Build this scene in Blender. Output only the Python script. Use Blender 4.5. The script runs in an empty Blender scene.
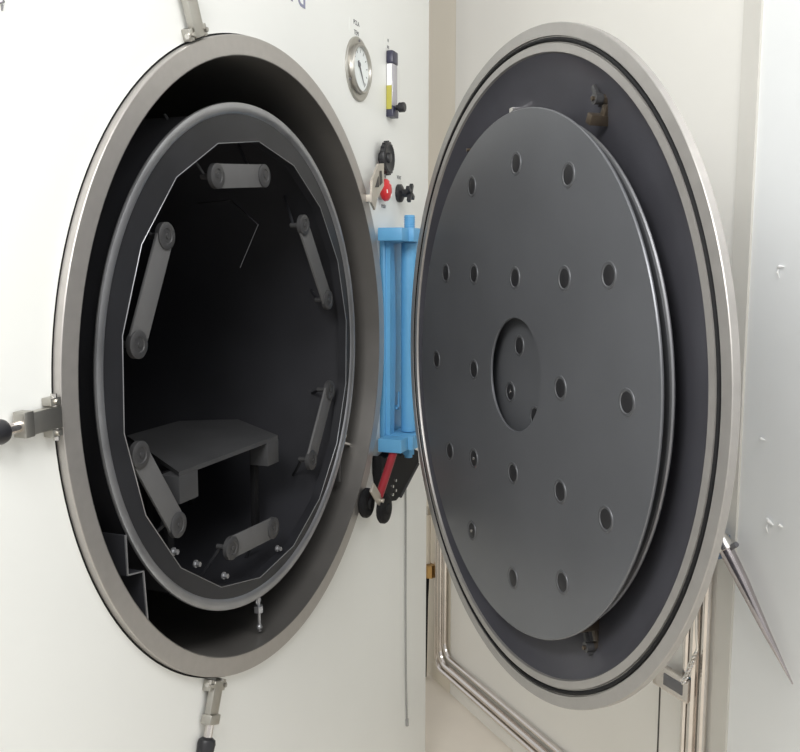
import bpy, bmesh, math, random
from mathutils import Vector, Matrix
PI = math.pi
random.seed(4)
SC = bpy.context.scene
COL = SC.collection

# ------------------------------------------------------------------ camera
cam_d = bpy.data.cameras.new('camera')
cam = bpy.data.objects.new('camera', cam_d)
COL.objects.link(cam)
cam_d.sensor_width = 36.0
cam_d.lens = 40.5
cam_d.clip_start = 0.02
CR = Vector((0.34568, -0.93835, 0.00151)); CU = Vector((0.11466, 0.04383, 0.99244)); CF = Vector((0.93132, 0.34289, -0.12274))
cam.matrix_world = Matrix(((CR.x, CU.x, -CF.x, -1.4353), (CR.y, CU.y, -CF.y, -0.7708), (CR.z, CU.z, -CF.z, 1.4998), (0, 0, 0, 1)))
SC.camera = cam

# ------------------------------------------------------------------ light
w = bpy.data.worlds.new('world'); SC.world = w; w.use_nodes = True
bg = w.node_tree.nodes['Background']
bg.inputs[0].default_value = (1.0, 0.99, 0.975, 1)
bg.inputs[1].default_value = 0.56

def area(name, loc, target, sx, sy, power, col=(1, 1, 1)):
    d = bpy.data.lights.new(name, 'AREA'); d.shape = 'RECTANGLE'; d.size = sx; d.size_y = sy; d.energy = power; d.color = col
    o = bpy.data.objects.new(name, d); COL.objects.link(o); o.location = loc
    o.rotation_euler = (Vector(target) - Vector(loc)).to_track_quat('-Z', 'Y').to_euler()
    return o
area('ceiling_light_wide', (-0.9, -1.3, 3.0), (-0.5, -0.6, 0.6), 1.6, 1.0, 19, (1, .99, .97))
area('door_fill_light', (-1.5, -0.35, 2.2), (-0.05, -0.65, 1.2), 0.6, 0.5, 17.5, (1, .995, .98))  # unseen fill lamp, added to brighten the door plate
SC.view_settings.view_transform = 'Standard'
SC.view_settings.look = 'None'
SC.view_settings.gamma = 1.0
SC.view_settings.use_curve_mapping = False
SC.view_settings.exposure = 0.25

# ------------------------------------------------------------------ materials
def mat(name, col, rough=.5, metal=0.0, noise=0.0, scale=20, bump=0.0, stretch=None, rvar=0.0, spec=.5, coat=0.0, trans=0.0):
    m = bpy.data.materials.new(name); m.use_nodes = True
    nt = m.node_tree; b = nt.nodes['Principled BSDF']
    b.inputs['Base Color'].default_value = (*col, 1); b.inputs['Roughness'].default_value = rough
    b.inputs['Metallic'].default_value = metal; b.inputs['Specular IOR Level'].default_value = spec
    b.inputs['Coat Weight'].default_value = coat; b.inputs['Transmission Weight'].default_value = trans
    if noise or bump or rvar:
        tc = nt.nodes.new('ShaderNodeTexCoord'); mp = nt.nodes.new('ShaderNodeMapping')
        if stretch: mp.inputs['Scale'].default_value = stretch
        nz = nt.nodes.new('ShaderNodeTexNoise'); nz.inputs['Scale'].default_value = scale; nz.inputs['Detail'].default_value = 5
        nt.links.new(tc.outputs['Object'], mp.inputs[0]); nt.links.new(mp.outputs[0], nz.inputs['Vector'])
        if noise:
            r = nt.nodes.new('ShaderNodeValToRGB')
            r.color_ramp.elements[0].color = (*[c * (1 - noise) for c in col], 1)
            r.color_ramp.elements[1].color = (*[min(1, c * (1 + noise)) for c in col], 1)
            r.color_ramp.elements[0].position = .3; r.color_ramp.elements[1].position = .7
            nt.links.new(nz.outputs[0], r.inputs[0]); nt.links.new(r.outputs[0], b.inputs['Base Color'])
        if rvar:
            mr = nt.nodes.new('ShaderNodeMapRange'); mr.inputs['To Min'].default_value = max(.02, rough - rvar); mr.inputs['To Max'].default_value = rough + rvar
            nt.links.new(nz.outputs[0], mr.inputs[0]); nt.links.new(mr.outputs[0], b.inputs['Roughness'])
        if bump:
            bp = nt.nodes.new('ShaderNodeBump'); bp.inputs['Strength'].default_value = bump; bp.inputs['Distance'].default_value = .002
            nt.links.new(nz.outputs[0], bp.inputs['Height']); nt.links.new(bp.outputs[0], b.inputs['Normal'])
    return m
M = {}
M['white'] = mat('white_painted_steel', (.81, .82, .795), .38, noise=.012, scale=3)
M['cream'] = mat('cream_panel', (.80, .74, .63), .5, noise=.015, scale=4)
M['wallwhite'] = mat('off_white_panel', (.83, .815, .77), .5, noise=.015, scale=3)
M['wallcool'] = mat('cool_white_panel', (.85, .87, .875), .5, noise=.015, scale=4)
M['trim'] = mat('greige_trim', (.66, .645, .60), .5, noise=.03, scale=10)
M['floor'] = mat('cream_floor', (.80, .74, .65), .45, noise=.03, scale=6)
M['doorsteel'] = mat('dull_door_steel', (.39, .375, .36), .42, .6, noise=.05, scale=40, rvar=.05)
M['steel'] = mat('brushed_steel', (.45, .43, .41), .40, .7, noise=.04, scale=60, bump=.03, rvar=.05)
M['edge'] = mat('polished_steel_edge', (.72, .70, .67), .25, 1.0, noise=.03, scale=50)
M['chrome'] = mat('chrome', (.72, .68, .65), .15, 1.0, noise=.05, scale=20)
M['strut'] = mat('dark_chrome', (.50, .46, .47), .16, 1.0, noise=.08, scale=20)
M['clampsteel'] = mat('satin_clamp_steel', (.48, .465, .43), .36, 1.0, noise=.04, scale=50)
M['barrel'] = mat('chamber_wall_steel', (.23, .22, .208), .40, .65, noise=.10, scale=7, rvar=.08)
M['black'] = mat('black_shroud_coating', (.022, .0225, .027), .55, noise=.12, scale=9)
M['lip'] = mat('grey_shroud_lip', (.38, .385, .40), .34, .75, noise=.12, scale=14, rvar=.08)
M['rim'] = mat('dark_shroud_face', (.019, .0195, .023), .42, noise=.15, scale=14)
M['bar'] = mat('grey_bar_coating', (.12, .12, .122), .6, noise=.06, scale=20)
M['bardisc'] = mat('dark_bar_disc', (.05, .05, .052), .5, noise=.08, scale=20)
M['platform'] = mat('black_platform', (.06, .061, .064), .5, noise=.12, scale=14)
M['plate'] = mat('dark_anodised_plate', (.145, .15, .162), .36, .4, noise=.06, scale=5, rvar=.05)
M['dish'] = mat('dark_dish_steel', (.12, .12, .14), .36, .5, noise=.14, scale=6, rvar=.07)
M['plugcore'] = mat('dark_plug', (.018, .018, .020), .5, noise=.1, scale=60)
M['plugring'] = mat('plug_ring', (.10, .103, .11), .45, .3, noise=.05, scale=60)
M['blue'] = mat('sky_blue_paint', (.115, .35, .60), .38, noise=.03, scale=14)
M['steelblue'] = mat('grey_blue_paint', (.14, .21, .32), .35, noise=.03, scale=14)
M['red'] = mat('red_plastic', (.62, .02, .025), .28, noise=.04, scale=20)
M['darkred'] = mat('dark_red_paint', (.30, .02, .03), .4, noise=.06, scale=20)
M['blackp'] = mat('black_plastic', (.016, .016, .019), .38, noise=.08, scale=30)
M['rubber'] = mat('black_rubber', (.010, .010, .011), .65, noise=.08, scale=30, spec=.2)
M['brass'] = mat('brass', (.50, .32, .13), .35, 1.0, noise=.06, scale=30)
M['bronze'] = mat('brown_metal', (.12, .095, .07), .4, .6, noise=.1, scale=30)
M['tan'] = mat('tan_zinc', (.55, .51, .45), .4, .6, noise=.06, scale=30)
M['dial'] = mat('white_dial', (.82, .86, .86), .4, noise=.01, scale=30)
M['ink'] = mat('grey_ink', (.16, .16, .17), .6, noise=.03, scale=40)
M['blueink'] = mat('blue_grey_ink', (.25, .26, .36), .6, noise=.03, scale=40)
M['paper'] = mat('white_label', (.88, .88, .86), .5, noise=.01, scale=40)
M['yellow'] = mat('yellow_scale', (.46, .42, .07), .4, noise=.04, scale=40)
M['clear'] = mat('grey_acrylic', (.42, .41, .45), .15, noise=.04, scale=40, coat=.5)
M['navy'] = mat('dark_navy_cap', (.03, .03, .06), .3, noise=.05, scale=40)
M['paint'] = mat('flaked_paint', (.93, .94, .94), .6, noise=.02, scale=40)
M['shadowgap'] = mat('dark_gap', (.06, .055, .05), .6, noise=.05, scale=40)
M['greycable'] = mat('grey_cable', (.30, .30, .29), .5, noise=.04, scale=40)

# ------------------------------------------------------------------ mesh helpers
class MB:
    def __init__(s): s.b = bmesh.new(); s.mi = 0
    def _f(s, vs):
        try:
            f = s.b.faces.new(vs); f.material_index = s.mi; return f
        except ValueError: return None
    def box(s, lo, hi, mtx=None, bev=0.0):
        c = [(x, y, z) for x in (lo[0], hi[0]) for y in (lo[1], hi[1]) for z in (lo[2], hi[2])]
        v = [s.b.verts.new(mtx @ Vector(p) if mtx else p) for p in c]
        fs = [s._f([v[i] for i in q]) for q in ((0, 1, 3, 2), (4, 6, 7, 5), (0, 4, 5, 1), (2, 3, 7, 6), (0, 2, 6, 4), (1, 5, 7, 3))]
        if bev:
            es = {e for f in fs for e in f.edges}
            r = bmesh.ops.bevel(s.b, geom=list(es), offset=bev, segments=2, affect='EDGES', profile=.6)
            for f in r['faces']: f.material_index = s.mi
        return s
    def lathe(s, prof, axis=(0, 1, 0), c=(0, 0, 0), seg=48, closed=False):
        """profile of (radius, height along axis)"""
        a = Vector(axis).normalized(); c = Vector(c)
        t = Vector((0, 0, 1)) if abs(a.z) < .9 else Vector((1, 0, 0))
        u = a.cross(t).normalized(); v = a.cross(u)
        rings = []
        for r, h in prof:
            if r < 1e-6: rings.append([s.b.verts.new(c + a * h)])
            else: rings.append([s.b.verts.new(c + a * h + (u * math.cos(2 * PI * k / seg) + v * math.sin(2 * PI * k / seg)) * r) for k in range(seg)])
        pairs = list(zip(rings, rings[1:])) + ([(rings[-1], rings[0])] if closed else [])
        for p, q in pairs:
            for k in range(seg):
                k2 = (k + 1) % seg
                if len(p) == 1 and len(q) == 1: continue
                if len(p) == 1: s._f([p[0], q[k], q[k2]])
                elif len(q) == 1: s._f([p[k], q[0], p[k2]])
                else: s._f([p[k], q[k], q[k2], p[k2]])
        return s
    def cyl(s, p, q, r, r2=None, seg=24, bev=0.0):
        p, q = Vector(p), Vector(q); L = (q - p).length; r2 = r if r2 is None else r2
        if bev: pr = [(0, 0), (r - bev, 0), (r, bev), (r2, L - bev), (r2 - bev, L), (0, L)]
        else: pr = [(0, 0), (r, 0), (r2, L), (0, L)]
        return s.lathe(pr, q - p, p, seg)
    def ball(s, c, r, seg=20):
        return s.lathe([(r * math.sin(PI * k / 10), -r * math.cos(PI * k / 10)) for k in range(11)], (0, 0, 1), c, seg)
    def torus(s, c, R, r, axis=(0, 1, 0), seg=48, n=10):
        return s.lathe([(R + r * math.cos(2 * PI * k / n), r * math.sin(2 * PI * k / n)) for k in range(n)], axis, c, seg, closed=True)
    def tube(s, pts, r, n=8, closed=False):
        pts = [Vector(p) for p in pts]; rings = []; N = len(pts); last = None
        for i, p in enumerate(pts):
            a = pts[(i - 1) % N] if (closed or i) else p; b = pts[(i + 1) % N] if (closed or i < N - 1) else p
            t = (b - a).normalized()
            if last is None:
                u = t.orthogonal().normalized()
            else:
                u = (last - t * last.dot(t)).normalized()
            last = u; v = t.cross(u)
            rr = r[i] if isinstance(r, (list, tuple)) else r
            rings.append([s.b.verts.new(p + (u * math.cos(2 * PI * k / n) + v * math.sin(2 * PI * k / n)) * rr) for k in range(n)])
        for i in range(N if closed else N - 1):
            p, q = rings[i], rings[(i + 1) % N]
            off = 0
            if closed and i == N - 1:
                off = min(range(n), key=lambda o: (p[0].co - q[o].co).length)
            for k in range(n): s._f([p[k], p[(k + 1) % n], q[(k + 1 + off) % n], q[(k + off) % n]])
        if not closed:
            s._f(rings[0][::-1]); s._f(rings[-1])
        return s
    def prism(s, poly, d, mtx=None):
        """polygon (x, z) extruded along y from d[0] to d[1]"""
        f = lambda p, y: (mtx @ Vector((p[0], y, p[1]))) if mtx else Vector((p[0], y, p[1]))
        a = [s.b.verts.new(f(p, d[0])) for p in poly]; b = [s.b.verts.new(f(p, d[1])) for p in poly]
        s._f(a); s._f(b[::-1])
        for k in range(len(poly)):
            k2 = (k + 1) % len(poly); s._f([a[k2], a[k], b[k], b[k2]])
        return s
    def strip(s, path, d, th):
        """bent sheet: path in (x, z), extruded along y, thickness th"""
        n = len(path); off = []
        for i in range(n):
            a = Vector(path[max(0, i - 1)]); b = Vector(path[min(n - 1, i + 1)]); t = (b - a).normalized()
            off.append(Vector((-t.y, t.x)) * th)
        poly = [tuple(p) for p in path] + [tuple(Vector(path[i]) + off[i]) for i in reversed(range(n))]
        return s.prism(poly, d)
    def build(s, name, mats, parent=None, loc=None, rot=None, angle=35, label=None):
        bmesh.ops.recalc_face_normals(s.b, faces=s.b.faces[:])
        me = bpy.data.meshes.new(name); s.b.to_mesh(me); s.b.free()
        for m in (mats if isinstance(mats, (list, tuple)) else [mats]): me.materials.append(M[m])
        me.polygons.foreach_set('use_smooth', [True] * len(me.polygons)); me.set_sharp_from_angle(angle=math.radians(angle))
        o = bpy.data.objects.new(name, me); COL.objects.link(o)
        if parent: o.parent = parent
        if loc: o.location = loc
        if rot: o.rotation_euler = rot
        if label: o['label'] = label
        return o
def tag(o, label, cat, group=None):
    o['label'] = label; o['category'] = cat
    if group: o['group'] = group
    return o
def thing(name, label, cat, loc=(0, 0, 0), rot=(0, 0, 0), group=None):
    o = bpy.data.objects.new(name, None); COL.objects.link(o); o.empty_display_size = .05
    o.location = loc; o.rotation_euler = rot
    return tag(o, label, cat, group)
def struct(o): o['kind'] = 'structure'; return o
def text(name, body, size, m, parent=None, loc=(0, 0, 0), rot=(PI / 2, 0, 0), depth=.0004, align='CENTER'):
    c = bpy.data.curves.new(name, 'FONT'); c.body = body; c.size = size; c.extrude = depth; c.align_x = align; c.align_y = 'CENTER'
    t = bpy.data.objects.new(name + '_src', c); COL.objects.link(t)
    dg = bpy.context.evaluated_depsgraph_get(); me = bpy.data.meshes.new_from_object(t.evaluated_get(dg))
    bpy.data.objects.remove(t); me.materials.clear(); me.materials.append(M[m])
    o = bpy.data.objects.new(name, me); COL.objects.link(o); o.location = loc; o.rotation_euler = rot
    if parent: o.parent = parent
    return o

ZC = 1.33           # height of the chamber axis above the floor
WY = 0.012          # face of the cabinet

# ------------------------------------------------------------------ structure
b = MB(); b.box((-3.2, -3.6, -.06), (3.4, 2.2, 0)); struct(b.build('floor', 'floor'))
# cabinet front with its round hole, and the cabinet side
X0, X1, Z0, Z1 = -3.0, 0.908, 0.0, 2.9
b = MB(); seg = 160; HR = .553
def rectpt(a):
    dx, dz = math.cos(a), math.sin(a); t = min((X1 if dx > 0 else X0) / dx if abs(dx) > 1e-9 else 1e9, ((Z1 - ZC) if dz > 0 else (Z0 - ZC)) / dz if abs(dz) > 1e-9 else 1e9)
    return (dx * t, dz * t)
angs = sorted([2 * PI * k / seg for k in range(seg)] + [math.atan2(z - ZC, x) % (2 * PI) for x in (X0, X1) for z in (Z0, Z1)])
rows = {}
for key, y in (('f', WY), ('k', WY + .04)):
    rows[key] = ([b.b.verts.new((HR * math.cos(a), y, ZC + HR * math.sin(a))) for a in angs], [b.b.verts.new((rectpt(a)[0], y, ZC + rectpt(a)[1])) for a in angs])
n = len(angs)
for k in range(n):
    k2 = (k + 1) % n
    fi, fo = rows['f']; ki, ko = rows['k']
    b._f([fi[k], fo[k], fo[k2], fi[k2]]); b._f([ki[k2], ko[k2], ko[k], ki[k]])
    b._f([fi[k2], ki[k2], ki[k], fi[k]]); b._f([fo[k], ko[k], ko[k2], fo[k2]])
b.box((X1 - .03, WY + .04, Z0), (X1, 1.6, Z1))
struct(b.build('wall_left', 'white'))
# wall across the gap, running at 45 degrees to the cabinet
WA = thing('x', 'x', 'x'); bpy.data.objects.remove(WA)
P0 = Vector((1.5641, .214, 0)); BD = Vector((-.70711, -.70711, 0)); BN = Vector((-.70711, .70711, 0))
WM = Matrix(((BD.x, -BN.x, 0, P0.x), (BD.y, -BN.y, 0, P0.y), (0, 0, 1, 0), (0, 0, 0, 1)))   # local x along the wall, local -y out of it
def wbox(b, s0, s1, z0, z1, out, back=.0, bev=0): return b.box((s0, -out, z0), (s1, back, z1), WM, bev)
struct(wbox(MB(), -2.2, .155, 0, 2.9, .0, .05).build('wall_back', 'cream'))
struct(wbox(MB(), .157, 1.392, 0, 2.9, .0, .05).build('wall_right', 'wallwhite'))
struct(wbox(MB(), 1.438, 3.2, 0, 2.9, .0, .05).build('wall_front', 'wallcool'))
struct(wbox(MB(), 1.392, 1.438, 0, 2.9, .006, .05).build('trim_1', 'trim'))
struct(wbox(MB(), .1545, .1575, 0, 2.9, -.004, .05).build('trim_2', 'shadowgap'))

# ------------------------------------------------------------------ vacuum chamber
ch = thing('vacuum_chamber', 'open round vacuum chamber mouth with brushed steel flange set in the white cabinet front', 'vacuum chamber', (0, 0, ZC))
SEG = 160
b = MB(); b.lathe([(.519, 0), (.549, 0), (.55, .0012), (.55, WY), (.519, WY)], seg=SEG, closed=True); b.build('flange', 'steel', ch)
b = MB(); b.lathe([(.545, WY), (.5525, WY + .001), (.5525, WY + .03), (.545, WY + .03)], seg=SEG, closed=True); b.build('gap_shade', 'rubber', ch, label='thin black ring standing for the shaded gap round the flange')  # black ring put in as the shade of the gap round the flange
b = MB(); b.lathe([(.5175, .0005), (.5185, 0), (.5185, .012), (.5175, .95), (0, 1.02)], seg=SEG)
b.build('barrel', 'barrel', ch)
sh = MB()
sh.lathe([(.428, .036), (.430, .85), (0, .86), (0, .83), (.424, .82), (.424, .036)], seg=96)
sh = sh.build('shroud', 'black', ch)
# rolled lip and the dark face ring with a polygonal mouth
b = MB(); b.lathe([(.4455, .036), (.4465, .0335), (.4455, .0305), (.441, .029), (.435, .0295), (.430, .0315), (.427, .036)], seg=SEG, closed=True); b.build('lip_ring', 'lip', sh)
NP = 18; PS = 2 * PI / NP; pa = [math.radians(108.3) + PS * k for k in range(NP)]; PR = .400; PCX, PCY = .012, -.012
b = MB()
# face ring
oc = []; ic = []; back = []
for k in range(NP):
    for j in range(8):
        t = j / 8; a = pa[k] + (pa[(k + 1) % NP] - pa[k] if k < NP - 1 else PS) * t
        p = Vector((math.cos(pa[k]), math.sin(pa[k]))) * PR * (1 - t) + Vector((math.cos(pa[k] + PS), math.sin(pa[k] + PS))) * PR * t
        oc.append(b.b.verts.new((.431 * math.cos(a), .035, .431 * math.sin(a)))); ic.append(b.b.verts.new((p.x + PCX, .0365, p.y + PCY)))
        back.append(b.b.verts.new((p.x + PCX, .055, p.y + PCY)))
N = len(oc)
for k in range(N):
    k2 = (k + 1) % N; b._f([oc[k], oc[k2], ic[k2], ic[k]]); b._f([ic[k], ic[k2], back[k2], back[k]])
b.build('face_ring', 'rim', sh)
b = MB(); b.tube([(PR * math.cos(a) + PCX, .036, PR * math.sin(a) + PCY) for a in pa], .0008, 6, closed=True); b.build('mouth_edge', 'lip', sh, label='thin bright edge around the mouth')
# six flat bars round the mouth, a disc at each end
BARS = [((-.096, .317), (.066, .332)), ((-.247, .213), (-.326, .052)), ((.230, .249), (.343, .094)), ((.349, -.104), (.255, -.241)), ((-.075, -.334), (.079, -.340)), ((-.330, -.113), (-.238, -.246))]
for p, q in BARS:
    p, q = Vector(p), Vector(q); d = (q - p); L = d.length; d.normalize(); ang = math.atan2(d.y, d.x); mid = (p + q) / 2
    R = Matrix.Translation((mid.x, .05, mid.y)) @ Matrix.Rotation(-ang, 4, 'Y')
    b = MB(); b.box((-L / 2, 0, -.0205), (L / 2, .005, .0205), R, .0012)
    bar = b.build('lamp_bar', 'bar', sh)
    for e in (-1, 1):
        c = R @ Vector((e * L / 2, 0, 0))
        g = MB(); g.lathe([(0, -.004), (.004, -.0042), (.0042, -.0022), (.011, -.0022), (.012, -.0035), (.019, -.0035), (.0212, -.002), (.0212, .006), (.005, .007), (.005, .03), (0, .03)], (0, 1, 0), c, 28)
        o = Vector((c.x, 0, c.z)); on = o.normalized()
        g.build('end_disc', 'bardisc', bar)
        g = MB(); g.cyl(c + Vector((0, .024, 0)), on * .436 + Vector((0, .13, 0)), .003, seg=10); g.build('stay', 'black', bar)
for x, z in ((-.255, -.285), (-.193, -.325), (-.107, -.374), (.092, -.385)):
    b = MB(); b.cyl((x, .050, z), (x, .040, z), .0045, seg=6); b.cyl((x, .05, z), (x, .047, z), .0065, seg=16); b.build('bolt', 'lip', sh)
b = MB(); b.tube([(-.044, .04, .164), (.023, .04, .241)], .0007, 6); wi = b.build('reflection_streak', 'bardisc', sh)  # reflection streak inside the shroud, modelled as a thin grey strand
b = MB(); b.tube([(.023, .04, .241), (.20, .20, .30), (.31, .36, .303)], .0012, 6); b.build('streak_stem', 'black', wi)  # black stem added only to carry the reflection streak
b = MB(); b.lathe([(0, 0), (.018, 0), (.019, .004), (.019, .016), (0, .016)], (0, 1, 0), (.20, .80, .10), 24); b.build('port_cap', 'bar', sh)
# brackets and bolt in the gap between shroud and chamber wall
b = MB(); ZB = [(-.408, -.212), (-.406, -.272), (-.370, -.278), (-.364, -.360)]; b.strip(ZB, (.024, .20), .003); br = b.build('support_bracket', 'black', ch)
b = MB(); b.strip(ZB, (.022, .024), .0032); b.build('bracket_edge', 'lip', br, label='bare metal edge')
b = MB(); b.cyl((-.012, .034, -.441), (-.009, .034, -.512), .0032, seg=10); b.cyl((-.012, .034, -.462), (-.0115, .034, -.474), .009, seg=6); b.ball((-.010, .034, -.504), .006, 12); b.torus((-.0125, .034, -.452), .006, .0022, (0, 1, 0), 20, 8); b.build('adjusting_bolt', 'lip', ch)
b = MB(); b.torus((.405, .05, -.215), .012, .003, (.6, .6, 0), 24, 8); b.cyl((.40, .05, -.228), (.455, .05, -.245), .004, seg=10); b.build('pipe_loop', 'edge', ch)
b = MB(); b.box((.372, .04, -.315), (.384, .08, -.27), None, .001); b.build('pipe_bracket', 'bardisc', ch)

# platform standing inside the chamber
H = -.175
pl = thing('platform', 'low black platform with angled top standing inside the dark chamber', 'platform', (0, 0, ZC))
PT = [(-.180, .085), (.170, .085), (.31, .26), (.245, .37), (.06, .37)]
b = MB(); v0 = [b.b.verts.new((x, y, H)) for x, y in PT]; v1 = [b.b.verts.new((x, y, H - .008)) for x, y in PT]
b._f(v0); b._f(v1[::-1])
for k in range(5): b._f([v0[k], v1[k], v1[(k + 1) % 5], v0[(k + 1) % 5]])
b.build('platform_top', 'platform', pl)
for x0, x1, y0, zb in ((-.178, -.128, .088, -.402), (.128, .168, .088, -.398), (.07, .11, .34, -.416), (.225, .245, .33, -.362)):
    b = MB(); b.box(((x0 + x1) / 2 - .009, y0 + .035 if y0 < .2 else y0, zb), ((x0 + x1) / 2 + .009, y0 + .045 if y0 < .2 else y0 + .01, H - .008), None, .001); lg = b.build('leg', 'rubber', pl)
    b = MB(); b.box((x0 - .003, y0 - .004, H - .055), (x1 + .003, y0 + (.036 if y0 < .2 else 0), H - .008), None, .001); b.build('leg_bracket', 'platform', lg)

# ------------------------------------------------------------------ chamber door
DOOR = thing('chamber_door', 'large round open chamber door with steel rim and dark drilled plate facing left', 'chamber door', (.0666, -.4302, 1.327), (0, 0, math.atan2(.6258, .78)))
DOOR.location.z -= .003; DOOR.scale = (1.005, 1, 1.006)
b = MB()
b.lathe([(.506, -.004), (.508, 0), (.520, 0), (.521, -.003), (.530, -.003), (.531, 0), (.549, 0), (.55, -.001), (.55, -.011), (.549, -.012), (.506, -.012)], seg=SEG, closed=True)
b.build('door_flange', 'doorsteel', DOOR)
b = MB(); b.torus((0, -.0022, 0), .5255, .0034, (0, 1, 0), SEG, 8); b.build('seal_ring', 'rubber', DOOR, label='dark rubber sealing ring')
b = MB()
prof = [(.507, -.003), (.504, -.006), (.498, -.012), (.48, -.022), (.455, -.032), (.42, -.043), (.36, -.053), (.27, -.061), (.15, -.066), (0, -.068)]
outer = [(r, y - .006) for r, y in reversed(prof[2:])] + [(.507, -.012)]
b.lathe(prof + outer, seg=SEG); b.build('door_dish', 'dish', DOOR)
HC = (-.018, -.008); HRAD = .095
PCZ = -.010     # the plates hang a little below the middle of the door
def holed_disc(b, R, y0, y1, hole=None, hr=0, seg=128, bev=.0015):
    """disc with an off-centre hole, front at y0 (towards +y), back at y1"""
    def ring(r, c, y): return [b.b.verts.new((c[0] + r * math.cos(2 * PI * k / seg), y, c[1] + r * math.sin(2 * PI * k / seg))) for k in range(seg)]
    rs = [ring(R - bev, (0, PCZ), y0), ring(R, (0, PCZ), y0 - bev), ring(R, (0, PCZ), y1)]
    if hole:
        fr = ring(hr + .001, hole, y0); f2 = ring(hr, hole, y0 - .001); bk = ring(hr, hole, y1); rs = [bk, f2, fr] + rs + [bk]
    for p, q in zip(rs, rs[1:]):
        for k in range(seg): b._f([p[k], q[k], q[(k + 1) % seg], p[(k + 1) % seg]])
    if not hole: b._f(rs[0]); b._f(rs[2][::-1])
b = MB(); holed_disc(b, .4355, .013, .0095, HC, HRAD); bp = b.build('baffle_plate', 'plate', DOOR, label='dark grey front plate dotted with plugs')
b = MB(); holed_disc(b, .421, -.010, -.016, bev=.002); rp = b.build('backing_plate', 'plate', DOOR)
b = MB(); b.torus((0, -.013, PCZ), .421, .0035, (0, 1, 0), SEG, 8); b.build('edge_bead', 'lip', rp, label='bright bead around the backing plate')
def plug(name, x, z, y, parent, screw, r=.0205):
    g = MB(); g.lathe([(r, 0), (r - .0008, .0012), (r - .004, .0012), (r - .0052, .0002)], (0, 1, 0), (x, y, z), 28)
    g.mi = 1; g.lathe([(r - .0052, .0002), (r - .006, .0004), (0, .0006)], (0, 1, 0), (x, y, z), 28)
    if screw:
        g.mi = 2; g.lathe([(.0032, .0004), (.003, .002), (0, .0028)], (0, 1, 0), (x, y, z), 12)
    return g.build(name, ['plugring', 'plugcore', 'edge'], parent)
PL = [(.173, .317), (-.011, .339), (-.186, .305), (.300, .158), (.159, .158), (-.014, .153), (-.181, .155), (-.304, .161), (.348, -.019), (.154, -.018), (-.177, -.010), (-.358, -.005), (.271, -.195), (.149, -.185), (-.019, -.176), (-.184, -.168), (-.315, -.175), (.154, -.326), (-.026, -.358), (-.197, -.307)]
for i, (x, z) in enumerate(PL): plug('plug', x, z, .013, bp, i in (13, 17), .0195)
for x, z, sc in ((.012, .038, 0), (.044, -.046, 1), (-.052, -.075, 0)): plug('plug', x, z, -.010, rp, sc, .0190)
# stand-offs that carry the plates
def standoff(ang, wing):
    g = MB(); c, s = math.cos(ang), math.sin(ang)
    rm = Matrix.Rotation(-ang, 4, 'Y')
    g.box((.425, -.042, -.007), (.440, -.010, .007), rm, .001); g.box((.43, -.036, -.006), (.478, -.030, .006), rm, .001)
    e = rm @ Vector((.462, -.032, 0))
    g.cyl(e + Vector((0, -.004, 0)), e + Vector((0, .012, 0)), .007, seg=6); g.cyl(e, e + Vector((0, .026, 0)), .0032, seg=10)
    o = g.build('standoff_bracket', 'bronze', DOOR, label='small brown stand-off bracket')
    if wing:
        h = MB(); h.cyl(e + Vector((0, .010, 0)), e + Vector((0, .022, 0)), .008, seg=14)
        for k in (-1, 1): h.box((-.004, .012, k * .006 - .006), (.004, .018, k * .018 + .006), Matrix.Translation((e.x, e.y, e.z)) @ Matrix.Rotation(.6, 4, 'Y'), .001)
        h.build('wing_nut', 'bardisc', o)
standoff(math.radians(117.5), True); standoff(math.radians(240), True); standoff(math.radians(58), False)
g = MB(); g.box((.066, -.034, .434), (.080, -.016, .443), None, .001); g.build('clip', 'edge', DOOR, label='small bright clip on the plate edge')
# arm from the hinge behind the door
g = MB(); g.box((.43, -.050, .19), (.565, -.032, .215), None, .002); g.box((.43, -.050, -.215), (.565, -.032, -.19), None, .002); g.build('door_arm', 'blue', DOOR)

# ------------------------------------------------------------------ hinge
hx, hy = .610, -.040
hg = thing('door_hinge', 'sky blue door hinge with tall round pin tube between chamber and door', 'hinge', (0, 0, 0))
b = MB(); b.box((.43 + .12, -.001, 1.055), (.80, WY, 1.585), None, .002); b.build('hinge_base', 'blue', hg)
for z0, z1 in ((1.553, 1.585), (1.060, 1.094)):
    b = MB(); b.box((.553, -.072, z0), (.668, -.001, z1), None, .003); b.box((.505, -.060, z0 + .001), (.555, -.001, z1 - .001), None, .003); b.build('hinge_bracket', 'blue', hg)
b = MB(); b.cyl((hx, hy, 1.095), (hx, hy, 1.552), .0185, seg=40, bev=.002); b.build('hinge_tube', 'blue', hg)
b = MB(); b.cyl((hx + .004, hy, 1.585), (hx + .004, hy, 1.617), .0125, seg=24, bev=.001)
for k in range(5): b.torus((hx + .004, hy, 1.590 + .0055 * k), .0122, .0012, (0, 0, 1), 24, 6)
b.build('hinge_pin', 'blue', hg)
b = MB(); b.cyl((hx, hy, 1.060), (hx, hy, 1.038), .015, seg=6); b.cyl((hx, hy, 1.04), (hx, hy, 1.03), .010, seg=16); b.build('pin_nut', 'blue', hg)
b = MB(); b.prism([(.557, 1.553), (.585, 1.553), (.592, 1.45), (.598, 1.32), (.592, 1.19), (.585, 1.094), (.557, 1.094)], (-.012, -.001)); b.build('web_plate', 'blue', hg)
b = MB(); b.cyl((.615, -.001, 1.152), (.615, -.016, 1.152), .006, seg=6); b.tube([(.600, -.012, 1.152), (.632, -.012, 1.152)], .003, 8); b.tube([(.615, -.012, 1.152), (.618, -.012, 1.19)], .003, 8); b.build('grease_fitting', 'blue', hg)

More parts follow.
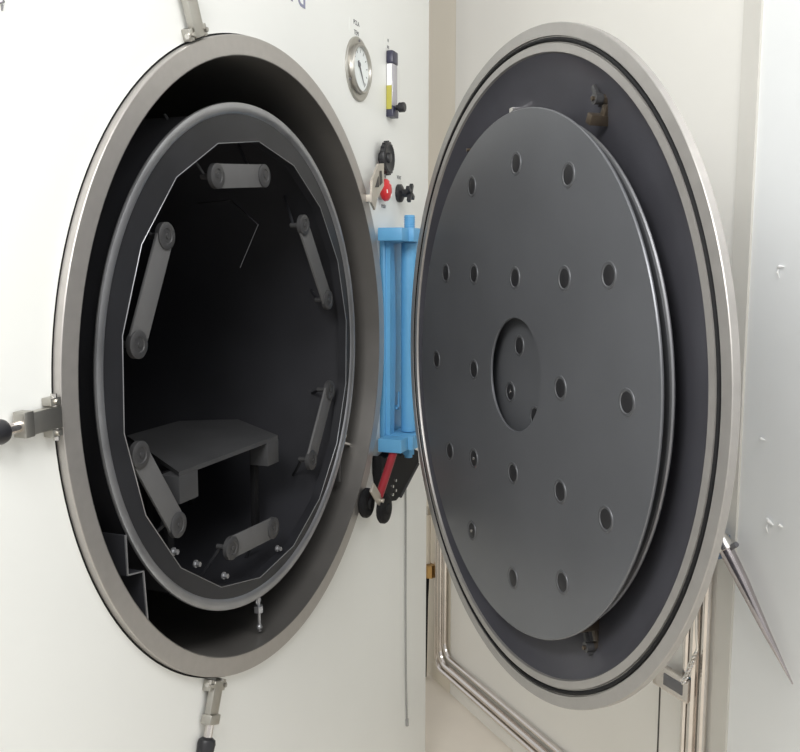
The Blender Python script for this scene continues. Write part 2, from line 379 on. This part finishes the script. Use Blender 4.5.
# black arm with a red lever under the hinge
ba = thing('lock_arm', 'black lock arm with dark red lever and two rubber wheels under the blue hinge', 'lock arm', (0, 0, 0))
b = MB(); b.prism([(.500, 1.052), (.523, 1.042), (.56, 1.048), (.591, 1.05), (.62, 1.030), (.656, 1.022), (.72, 1.030), (.764, 1.013), (.772, .982), (.70, .955), (.630, .926), (.60, .921), (.57, .927), (.515, .960), (.500, 1.01)], (-.012, .011)); b.build('arm_plate', 'rubber', ba)
b = MB(); b.tube([(.765, -.0115, .979), (.70, -.0115, .952), (.632, -.0115, .923)], .0045, 8); b.build('arm_edge', 'blackp', ba)
b = MB(); b.tube([(.519, -.034, 1.056), (.428, -.034, .974)], .0095, 12); b.build('lever', 'darkred', ba, label='dark red lever')
b = MB(); b.box((-.012, -.040, -.038), (.010, -.034, .030), Matrix.Translation((.400, 0, .990)) @ Matrix.Rotation(-.85, 4, 'Y'), .001); b.cyl((.428, -.046, .966), (.428, -.034, .966), .005, seg=12); b.build('link', 'tan', ba)
for x, z, y in ((.450, .941, -.052), (.412, .962, -.024)):
    b = MB(); b.lathe([(0, 0), (.012, 0), (.014, .004), (.026, .004), (.031, .006), (.034, .010), (.034, .018), (.030, .022), (0, .022)], (0, 1, 0), (x, y, z), 32); b.build('wheel', 'rubber', ba)
for x, z in ((.565, .965), (.585, .975), (.585, .950), (.565, .945), (.512, 1.015), (.525, 1.020)):
    b = MB(); b.cyl((x, -.012, z), (x, -.018, z), .004, seg=6); b.build('screw', 'edge', ba)

# ------------------------------------------------------------------ swing clamps round the chamber flange
def clamp(deg, label, lean=0.0, full=True):
    a = math.radians(deg)
    t = thing('swing_clamp', label, 'clamp', (.551 * math.cos(a), .002, ZC + .551 * math.sin(a)), (0, -a + lean, 0), group='clamps around the chamber flange')
    # local x = radial outwards, z = tangential
    for s in (-1, 1):
        g = MB(); g.box((.002, -.005, s * .0195 - .005), (.020, .0095, s * .0195 + .005), None, .0015); g.cyl((.011, -.009, s * .0195), (.011, -.005, s * .0195), .0036, seg=6); g.build('lug', 'clampsteel', t)
    g = MB(); g.cyl((.010, -.001, -.029), (.010, -.001, .029), .004, seg=12); g.build('pin', 'edge', t)
    g = MB(); g.box((.004, -.007, -.0135), (.062, .004, .0135), None, .001); g.build('arm_plate', 'clampsteel', t)
    g = MB(); g.box((.056, -.012, -.017), (.072, .006, .014), None, .002); g.build('end_block', 'clampsteel', t)
    g = MB(); g.cyl((.070, -.002, 0), (.095, -.002, 0), .0072, seg=16); g.build('rod', 'chrome', t)
    g = MB(); g.lathe([(0, 0), (.008, 0), (.0135, .004), (.015, .010), (.0135, .026), (.008, .032), (0, .033)], (1, 0, 0), (.092, -.002, 0), 24); g.build('knob', 'blackp', t, label='black knob')
    return t
clamp(113.5, 'steel swing clamp standing up from the top of the chamber flange')
clamp(181.6, 'steel swing clamp pointing left with black knob at the picture edge')
clamp(247.5, 'steel swing clamp hanging down below the chamber flange')
# the one by the gauges has a zinc fork plate
a = math.radians(36)
ck = thing('clamp_plate', 'tan angled clamp plate with two slots on the flange beside the red button', 'clamp', (.551 * math.cos(a), .0, ZC + .012 + .551 * math.sin(a)), (0, 0, 0))
b = MB(); b.prism([(-.012, -.03), (.008, -.045), (.020, -.02), (.062, .012), (.062, .062), (.030, .058), (-.008, .018)], (-.016, -.011)); b.build('fork_plate', 'tan', ck)
for p in ([(.006, .004), (.026, .030), (.028, .006)], [(.034, .010), (.034, .042), (.044, .044), (.050, .018)]):
    b = MB(); b.prism(p, (-.0175, -.0165)); b.build('slot', 'shadowgap', ck)
b = MB(); b.box((-.006, -.012, -.028), (.012, WY, -.012), None, .001); b.build('foot', 'tan', ck)

# ------------------------------------------------------------------ instruments on the cabinet front
gz = thing('pressure_gauge', 'round steel pressure gauge with white dial on the white cabinet', 'gauge', (.4219, WY, 1.9187))
b = MB(); b.lathe([(.067, 0), (.067, -.003), (.065, -.0045), (.053, -.0045), (.052, -.012), (.050, -.014), (.047, -.013), (.046, -.008), (.046, 0)], (0, 1, 0), (0, 0, 0), 64); b.build('bezel', 'clampsteel', gz)
b = MB(); b.lathe([(.0465, -.0065), (0, -.0065)], (0, 1, 0), (0, 0, 0), 48); di = b.build('dial', 'dial', gz)
g = MB()
for k in range(11):
    an = math.radians(225 - 27 * k); c, s = math.cos(an), math.sin(an)
    R = Matrix.Rotation(-an, 4, 'Y'); g.box((.034, -.0071, -.0008), (.041, -.0066, .0008), R)
g.build('scale_mark', 'ink', di)
g = MB(); g.prism([(-.016, .014), (-.010, .017), (.022, -.034)], (-.0085, -.0075)); g.cyl((-.008, -.0095, .008), (-.008, -.0066, .008), .005, seg=14); g.build('needle', 'ink', gz)
for k in range(3):
    an = math.radians(90 + 120 * k); g = MB(); g.cyl((.0595 * math.cos(an), -.004, .0595 * math.sin(an)), (.0595 * math.cos(an), -.0062, .0595 * math.sin(an)), .003, seg=10); g.build('screw', 'ink', gz)

def label_plate(x, z, lines, wd, hg_, label, size=.011):
    t = thing('name_label', label, 'label', (x, WY, z))
    g = MB(); g.box((-wd / 2, -.0004, -hg_ / 2), (wd / 2, 0, hg_ / 2)); g.build('plate', 'white', t)
    for i, l in enumerate(lines):
        text('lettering', l, size, 'ink', t, (0, -.0006, (len(lines) - 1) * size * .75 - i * size * 1.5))
label_plate(.415, 2.003, ['PCLA', 'TEM'], .075, .032, 'small white two line label above the round pressure gauge', .0135)
label_plate(.605, 2.012, ['FI', 'N1'], .04, .026, 'small white label above the flow meter', .010)
label_plate(.575, 1.706, ['OPEN'], .06, .016, 'small white label between black handwheel and red button', .012)
label_plate(.575, 1.636, ['PUSH'], .06, .016, 'small white label under the red button', .012)
label_plate(.680, 1.712, ['VENT'], .07, .018, 'small white label above the black valve', .012)

fm = thing('flow_meter', 'narrow upright flow meter with navy cap and yellow scale', 'flow meter', (.594, WY, 1.920))
b = MB(); b.box((0, -.016, -.05), (.034, 0, .046), None, .002); b.build('tube_body', 'clear', fm)
b = MB(); b.box((-.001, -.017, .046), (.036, 0, .076), None, .004); b.build('cap', 'navy', fm)
b = MB(); b.box((-.0012, -.014, -.005), (.0, -.002, .045)); b.build('scale', 'paper', fm, label='white scale strip')
b = MB(); b.box((-.0014, -.014, -.058), (.0, -.001, -.004)); b.build('range_scale', 'yellow', fm, label='yellow scale strip')
b = MB(); b.box((-.001, -.018, -.075), (.036, 0, -.050), None, .002); b.build('base_block', 'navy', fm)
b = MB(); b.cyl((.020, -.018, -.052), (.020, -.024, -.052), .006, seg=14); b.cyl((.020, -.024, -.052), (.020, -.040, -.052), .0115, seg=24, bev=.002); b.build('knob', 'blackp', fm)

kw = thing('handwheel', 'black round ridged handwheel on the cabinet above the red button', 'handwheel', (.555, WY, 1.745))
b = MB(); b.cyl((0, 0, 0), (0, -.010, 0), .014, seg=20); b.build('stem', 'blackp', kw)
b = MB(); b.lathe([(0, -.010), (.030, -.010), (.0365, -.013), (.038, -.018), (.0365, -.023), (.031, -.025), (.026, -.0215), (.012, -.021), (.010, -.026), (0, -.027)], (0, 1, 0), (0, 0, 0), 40)
for k in range(20):
    an = 2 * PI * k / 20; b.box((.0365, -.022, -.0018), (.0392, -.014, .0018), Matrix.Rotation(an, 4, 'Y'))
b.build('wheel', 'blackp', kw)

rb = thing('red_button', 'red mushroom push button on the white cabinet', 'button', (.552, WY, 1.672))
b = MB(); b.cyl((0, 0, 0), (0, -.008, 0), .022, seg=32, bev=.001); b.build('collar', 'tan', rb)
b = MB(); b.lathe([(.012, -.006), (.014, -.009), (.024, -.010), (.0262, -.013), (.025, -.019), (.019, -.0235), (.010, -.026), (0, -.0265)], (0, 1, 0), (0, 0, 0), 32); b.build('button_cap', 'red', rb)
for k in range(3):
    an = math.radians(60 + 120 * k); b = MB(); b.tube([(.016 * math.cos(an + q), -.0245, .016 * math.sin(an + q)) for q in (0, .25, .5)], .0016, 6); b.build('arrow_mark', 'paper', rb)

va = thing('valve', 'black valve with cross handle right of the red button', 'valve', (.676, WY, 1.674))
b = MB(); b.lathe([(0, 0), (.022, 0), (.022, -.008), (.016, -.012), (.010, -.014), (.010, -.026), (0, -.026)], (0, 1, 0), (0, 0, 0), 28); b.build('body', 'blackp', va)
b = MB()
for an in (.5, .5 + PI / 2):
    b.box((-.024, -.036, -.0055), (.024, -.027, .0055), Matrix.Rotation(an, 4, 'Y'), .002)
b.build('handle', 'blackp', va)

# lettering high on the cabinet, only its lower edge reaches the picture
tag(text('lettering', 'ird', .075, 'blueink', None, (.130, WY - .0004, 2.002)), 'blue grey lettering at the top edge of the cabinet', 'lettering')
sg = MB(); sg.tube([(-.605, WY - .001, 1.803), (-.600, WY - .001, 1.792), (-.616, WY - .001, 1.784)], .0012, 6); sg.tube([(-.602, WY - .001, 1.788), (-.604, WY - .001, 1.782)], .0012, 6)
tag(sg.build('outline_mark', 'ink'), 'small dark outlined mark in the top left corner of the cabinet', 'mark')
cb = MB(); cb.tube([(.726, WY - .003, .96), (.728, WY - .003, .85), (.729, WY - .003, .60), (.733, WY - .003, .40), (.742, WY - .003, .27)], .0025, 6); cb.cyl((.742, WY - .003, .275), (.743, WY - .003, .255), .0045, seg=10)
tag(cb.build('cable', 'greycable'), 'thin grey cable hanging down the cabinet below the lock arm', 'cable')

# ------------------------------------------------------------------ metal framed panel on the back wall
def wp(s, out, z): return WM @ Vector((s, -out, z))
fr = thing('chrome_surround', 'chrome tube frame with rounded corners fixed low on the wall behind the door', 'frame', wp(.7, 0, .10))
FI = Matrix.Translation(-wp(.7, 0, .10))
def rrect(s0, s1, z0, z1, r, out):
    pts = []
    for cx, cz, a0 in ((s1 - r, z1 - r, 0), (s0 + r, z1 - r, 90), (s0 + r, z0 + r, 180), (s1 - r, z0 + r, 270)):
        for k in range(7):
            a = math.radians(a0 + 15 * k); pts.append(FI @ wp(cx + r * math.cos(a), out, cz + r * math.sin(a)))
    return pts
for nm, s0, s1, z0, z1, r, rad in (('inner_tube', .135, 1.318, .135, 1.30, .05, .009), ('middle_tube', .108, 1.345, .100, 1.325, .05, .012), ('outer_tube', .078, 1.374, .070, 1.355, .04, .010)):
    b = MB(); b.tube(rrect(s0, s1, z0, z1, r, rad + .003), rad, 10, closed=True); b.build(nm, 'chrome', fr)
b = MB()
b.box((.10, -.004, .085), (.12, 0, 1.31), FI @ WM); b.box((1.33, -.004, .085), (1.36, 0, 1.31), FI @ WM); b.box((.10, -.004, .085), (1.36, 0, .12), FI @ WM)
b.build('backing_strip', 'trim', fr)

tb = thing('cream_pipe', 'short upright cream pipe with brass valve in the gap beside the cabinet edge', 'pipe', wp(.03, .03, .42))
IT = Matrix.Translation(-wp(.03, .03, .42))
b = MB(); b.tube([IT @ wp(.030, .03, .62), IT @ wp(.030, .03, .44)], .013, 14); b.build('pipe', 'cream', tb)
b = MB(); b.cyl(IT @ wp(.030, .03, .62), IT @ wp(.030, .03, .645), .016, seg=6); b.build('union', 'edge', tb)
b = MB(); b.cyl(IT @ wp(.030, .03, .44), IT @ wp(.030, .03, .40), .017, seg=6); b.cyl(IT @ wp(.030, .03, .42), IT @ wp(.060, .03, .42), .011, seg=12); b.cyl(IT @ wp(.050, .03, .44), IT @ wp(.050, .03, .395), .019, seg=8); b.build('valve', 'brass', tb)
b = MB(); b.tube([IT @ wp(.030, .03, .40), IT @ wp(.020, .03, .30), IT @ wp(.010, .03, .006)], .010, 10); b.build('hose', 'rubber', tb)

def low(o, dz, ds): o.location += Vector((BD.x * ds, BD.y * ds, dz))
lt = thing('latch', 'chrome slotted latch plate on the right post of the chrome frame', 'latch', wp(1.276, .03, .565))
IL = Matrix.Translation(-wp(1.276, .03, .565))
b = MB(); b.box((1.224, -.038, .536), (1.338, -.0285, .590), IL @ WM, .003); b.box((1.230, -.0290, .555), (1.245, 0.0, .575), IL @ WM); b.build('plate', 'chrome', lt)
b = MB(); b.box((1.262, -.0395, .550), (1.324, -.0378, .578), IL @ WM, .0005); b.build('slot', 'ink', lt); low(lt, -.014, .012)
lc = MB(); ch_pts = [wp(1.332, .043, .588), wp(1.344, .040, .635), wp(1.362, .036, .675), wp(1.357, .036, .71), wp(1.352, .036, .80)]
lc.tube(ch_pts, .003, 6)
for k in range(8):
    p = ch_pts[0].lerp(ch_pts[2], k / 8); lc.torus(p, .006, .0022, (random.random() - .5, .7, .6), 12, 6)
lco = lc.build('chain', 'edge'); low(lco, -.014, .012)
tag(lco, 'short bright chain rising from the chrome latch plate', 'chain')
sm = MB(); sm.box((1.219, -.0015, .0), (1.223, 0, .575), WM); tag(sm.build('panel_joint', 'shadowgap'), 'thin dark upright joint strip below the latch plate', 'joint strip')

st = thing('chrome_strut', 'chrome strut tapering to a point on the wall right of the door', 'strut', wp(1.43, .03, .925))
IS = Matrix.Translation(-wp(1.43, .03, .925))
b = MB(); b.tube([IS @ wp(1.427, .035, .925), IS @ wp(1.487, .030, .850), IS @ wp(1.547, .022, .765), IS @ wp(1.608, .010, .678)], [.0165, .0135, .0080, .0012], 16); b.build('rod', 'strut', st)
b = MB(); b.lathe([(.014, .03), (.0175, .028), (.0175, 0), (.0155, -.003), (.011, 0), (.011, .01), (0, .01)], (IS @ wp(1.472, .03, .87)) - (IS @ wp(1.427, .035, .925)), IS @ wp(1.425, .035, .928), 20); b.build('socket', 'edge', st)
b = MB(); b.cyl(IS @ wp(1.452, .03, .915), IS @ wp(1.466, .03, .925), .006, seg=8); b.cyl(IS @ wp(1.44, .03, .905), IS @ wp(1.455, .03, .917), .003, seg=8); b.build('grub_screw', 'ink', st)
b = MB(); b.box((1.388, -.045, .88), (1.425, -.006, .93), IS @ WM, .003); b.build('bracket', 'steelblue', st, label='blue bracket at its upper end')

# flaked paint on the wall at far right
def flake(pts, label):
    g = MB()
    for a, c, r in pts: g.tube([wp(a[0], .002, a[1]), wp((a[0] + c[0]) / 2, .006, (a[1] + c[1]) / 2 + .002), wp(c[0], .002, c[1])], [r * .5, r, r * .4], 6)
    tag(g.build('paint_flake', 'paint'), label, 'paint flake', 'flaked paint spots on the right wall')
flake([((1.508, 1.495), (1.525, 1.497), .003), ((1.511, 1.492), (1.514, 1.475), .0022)], 'hooked flake of white paint on the right wall, topmost spot')
flake([((1.515, .990), (1.532, .980), .004), ((1.545, .985), (1.556, .982), .003), ((1.517, .978), (1.520, .960), .0022)], 'two flakes of white paint above the chrome strut tip')
flake([((1.486, 1.150), (1.500, 1.148), .0026)], 'single small flake of white paint between hooked flake and strut')
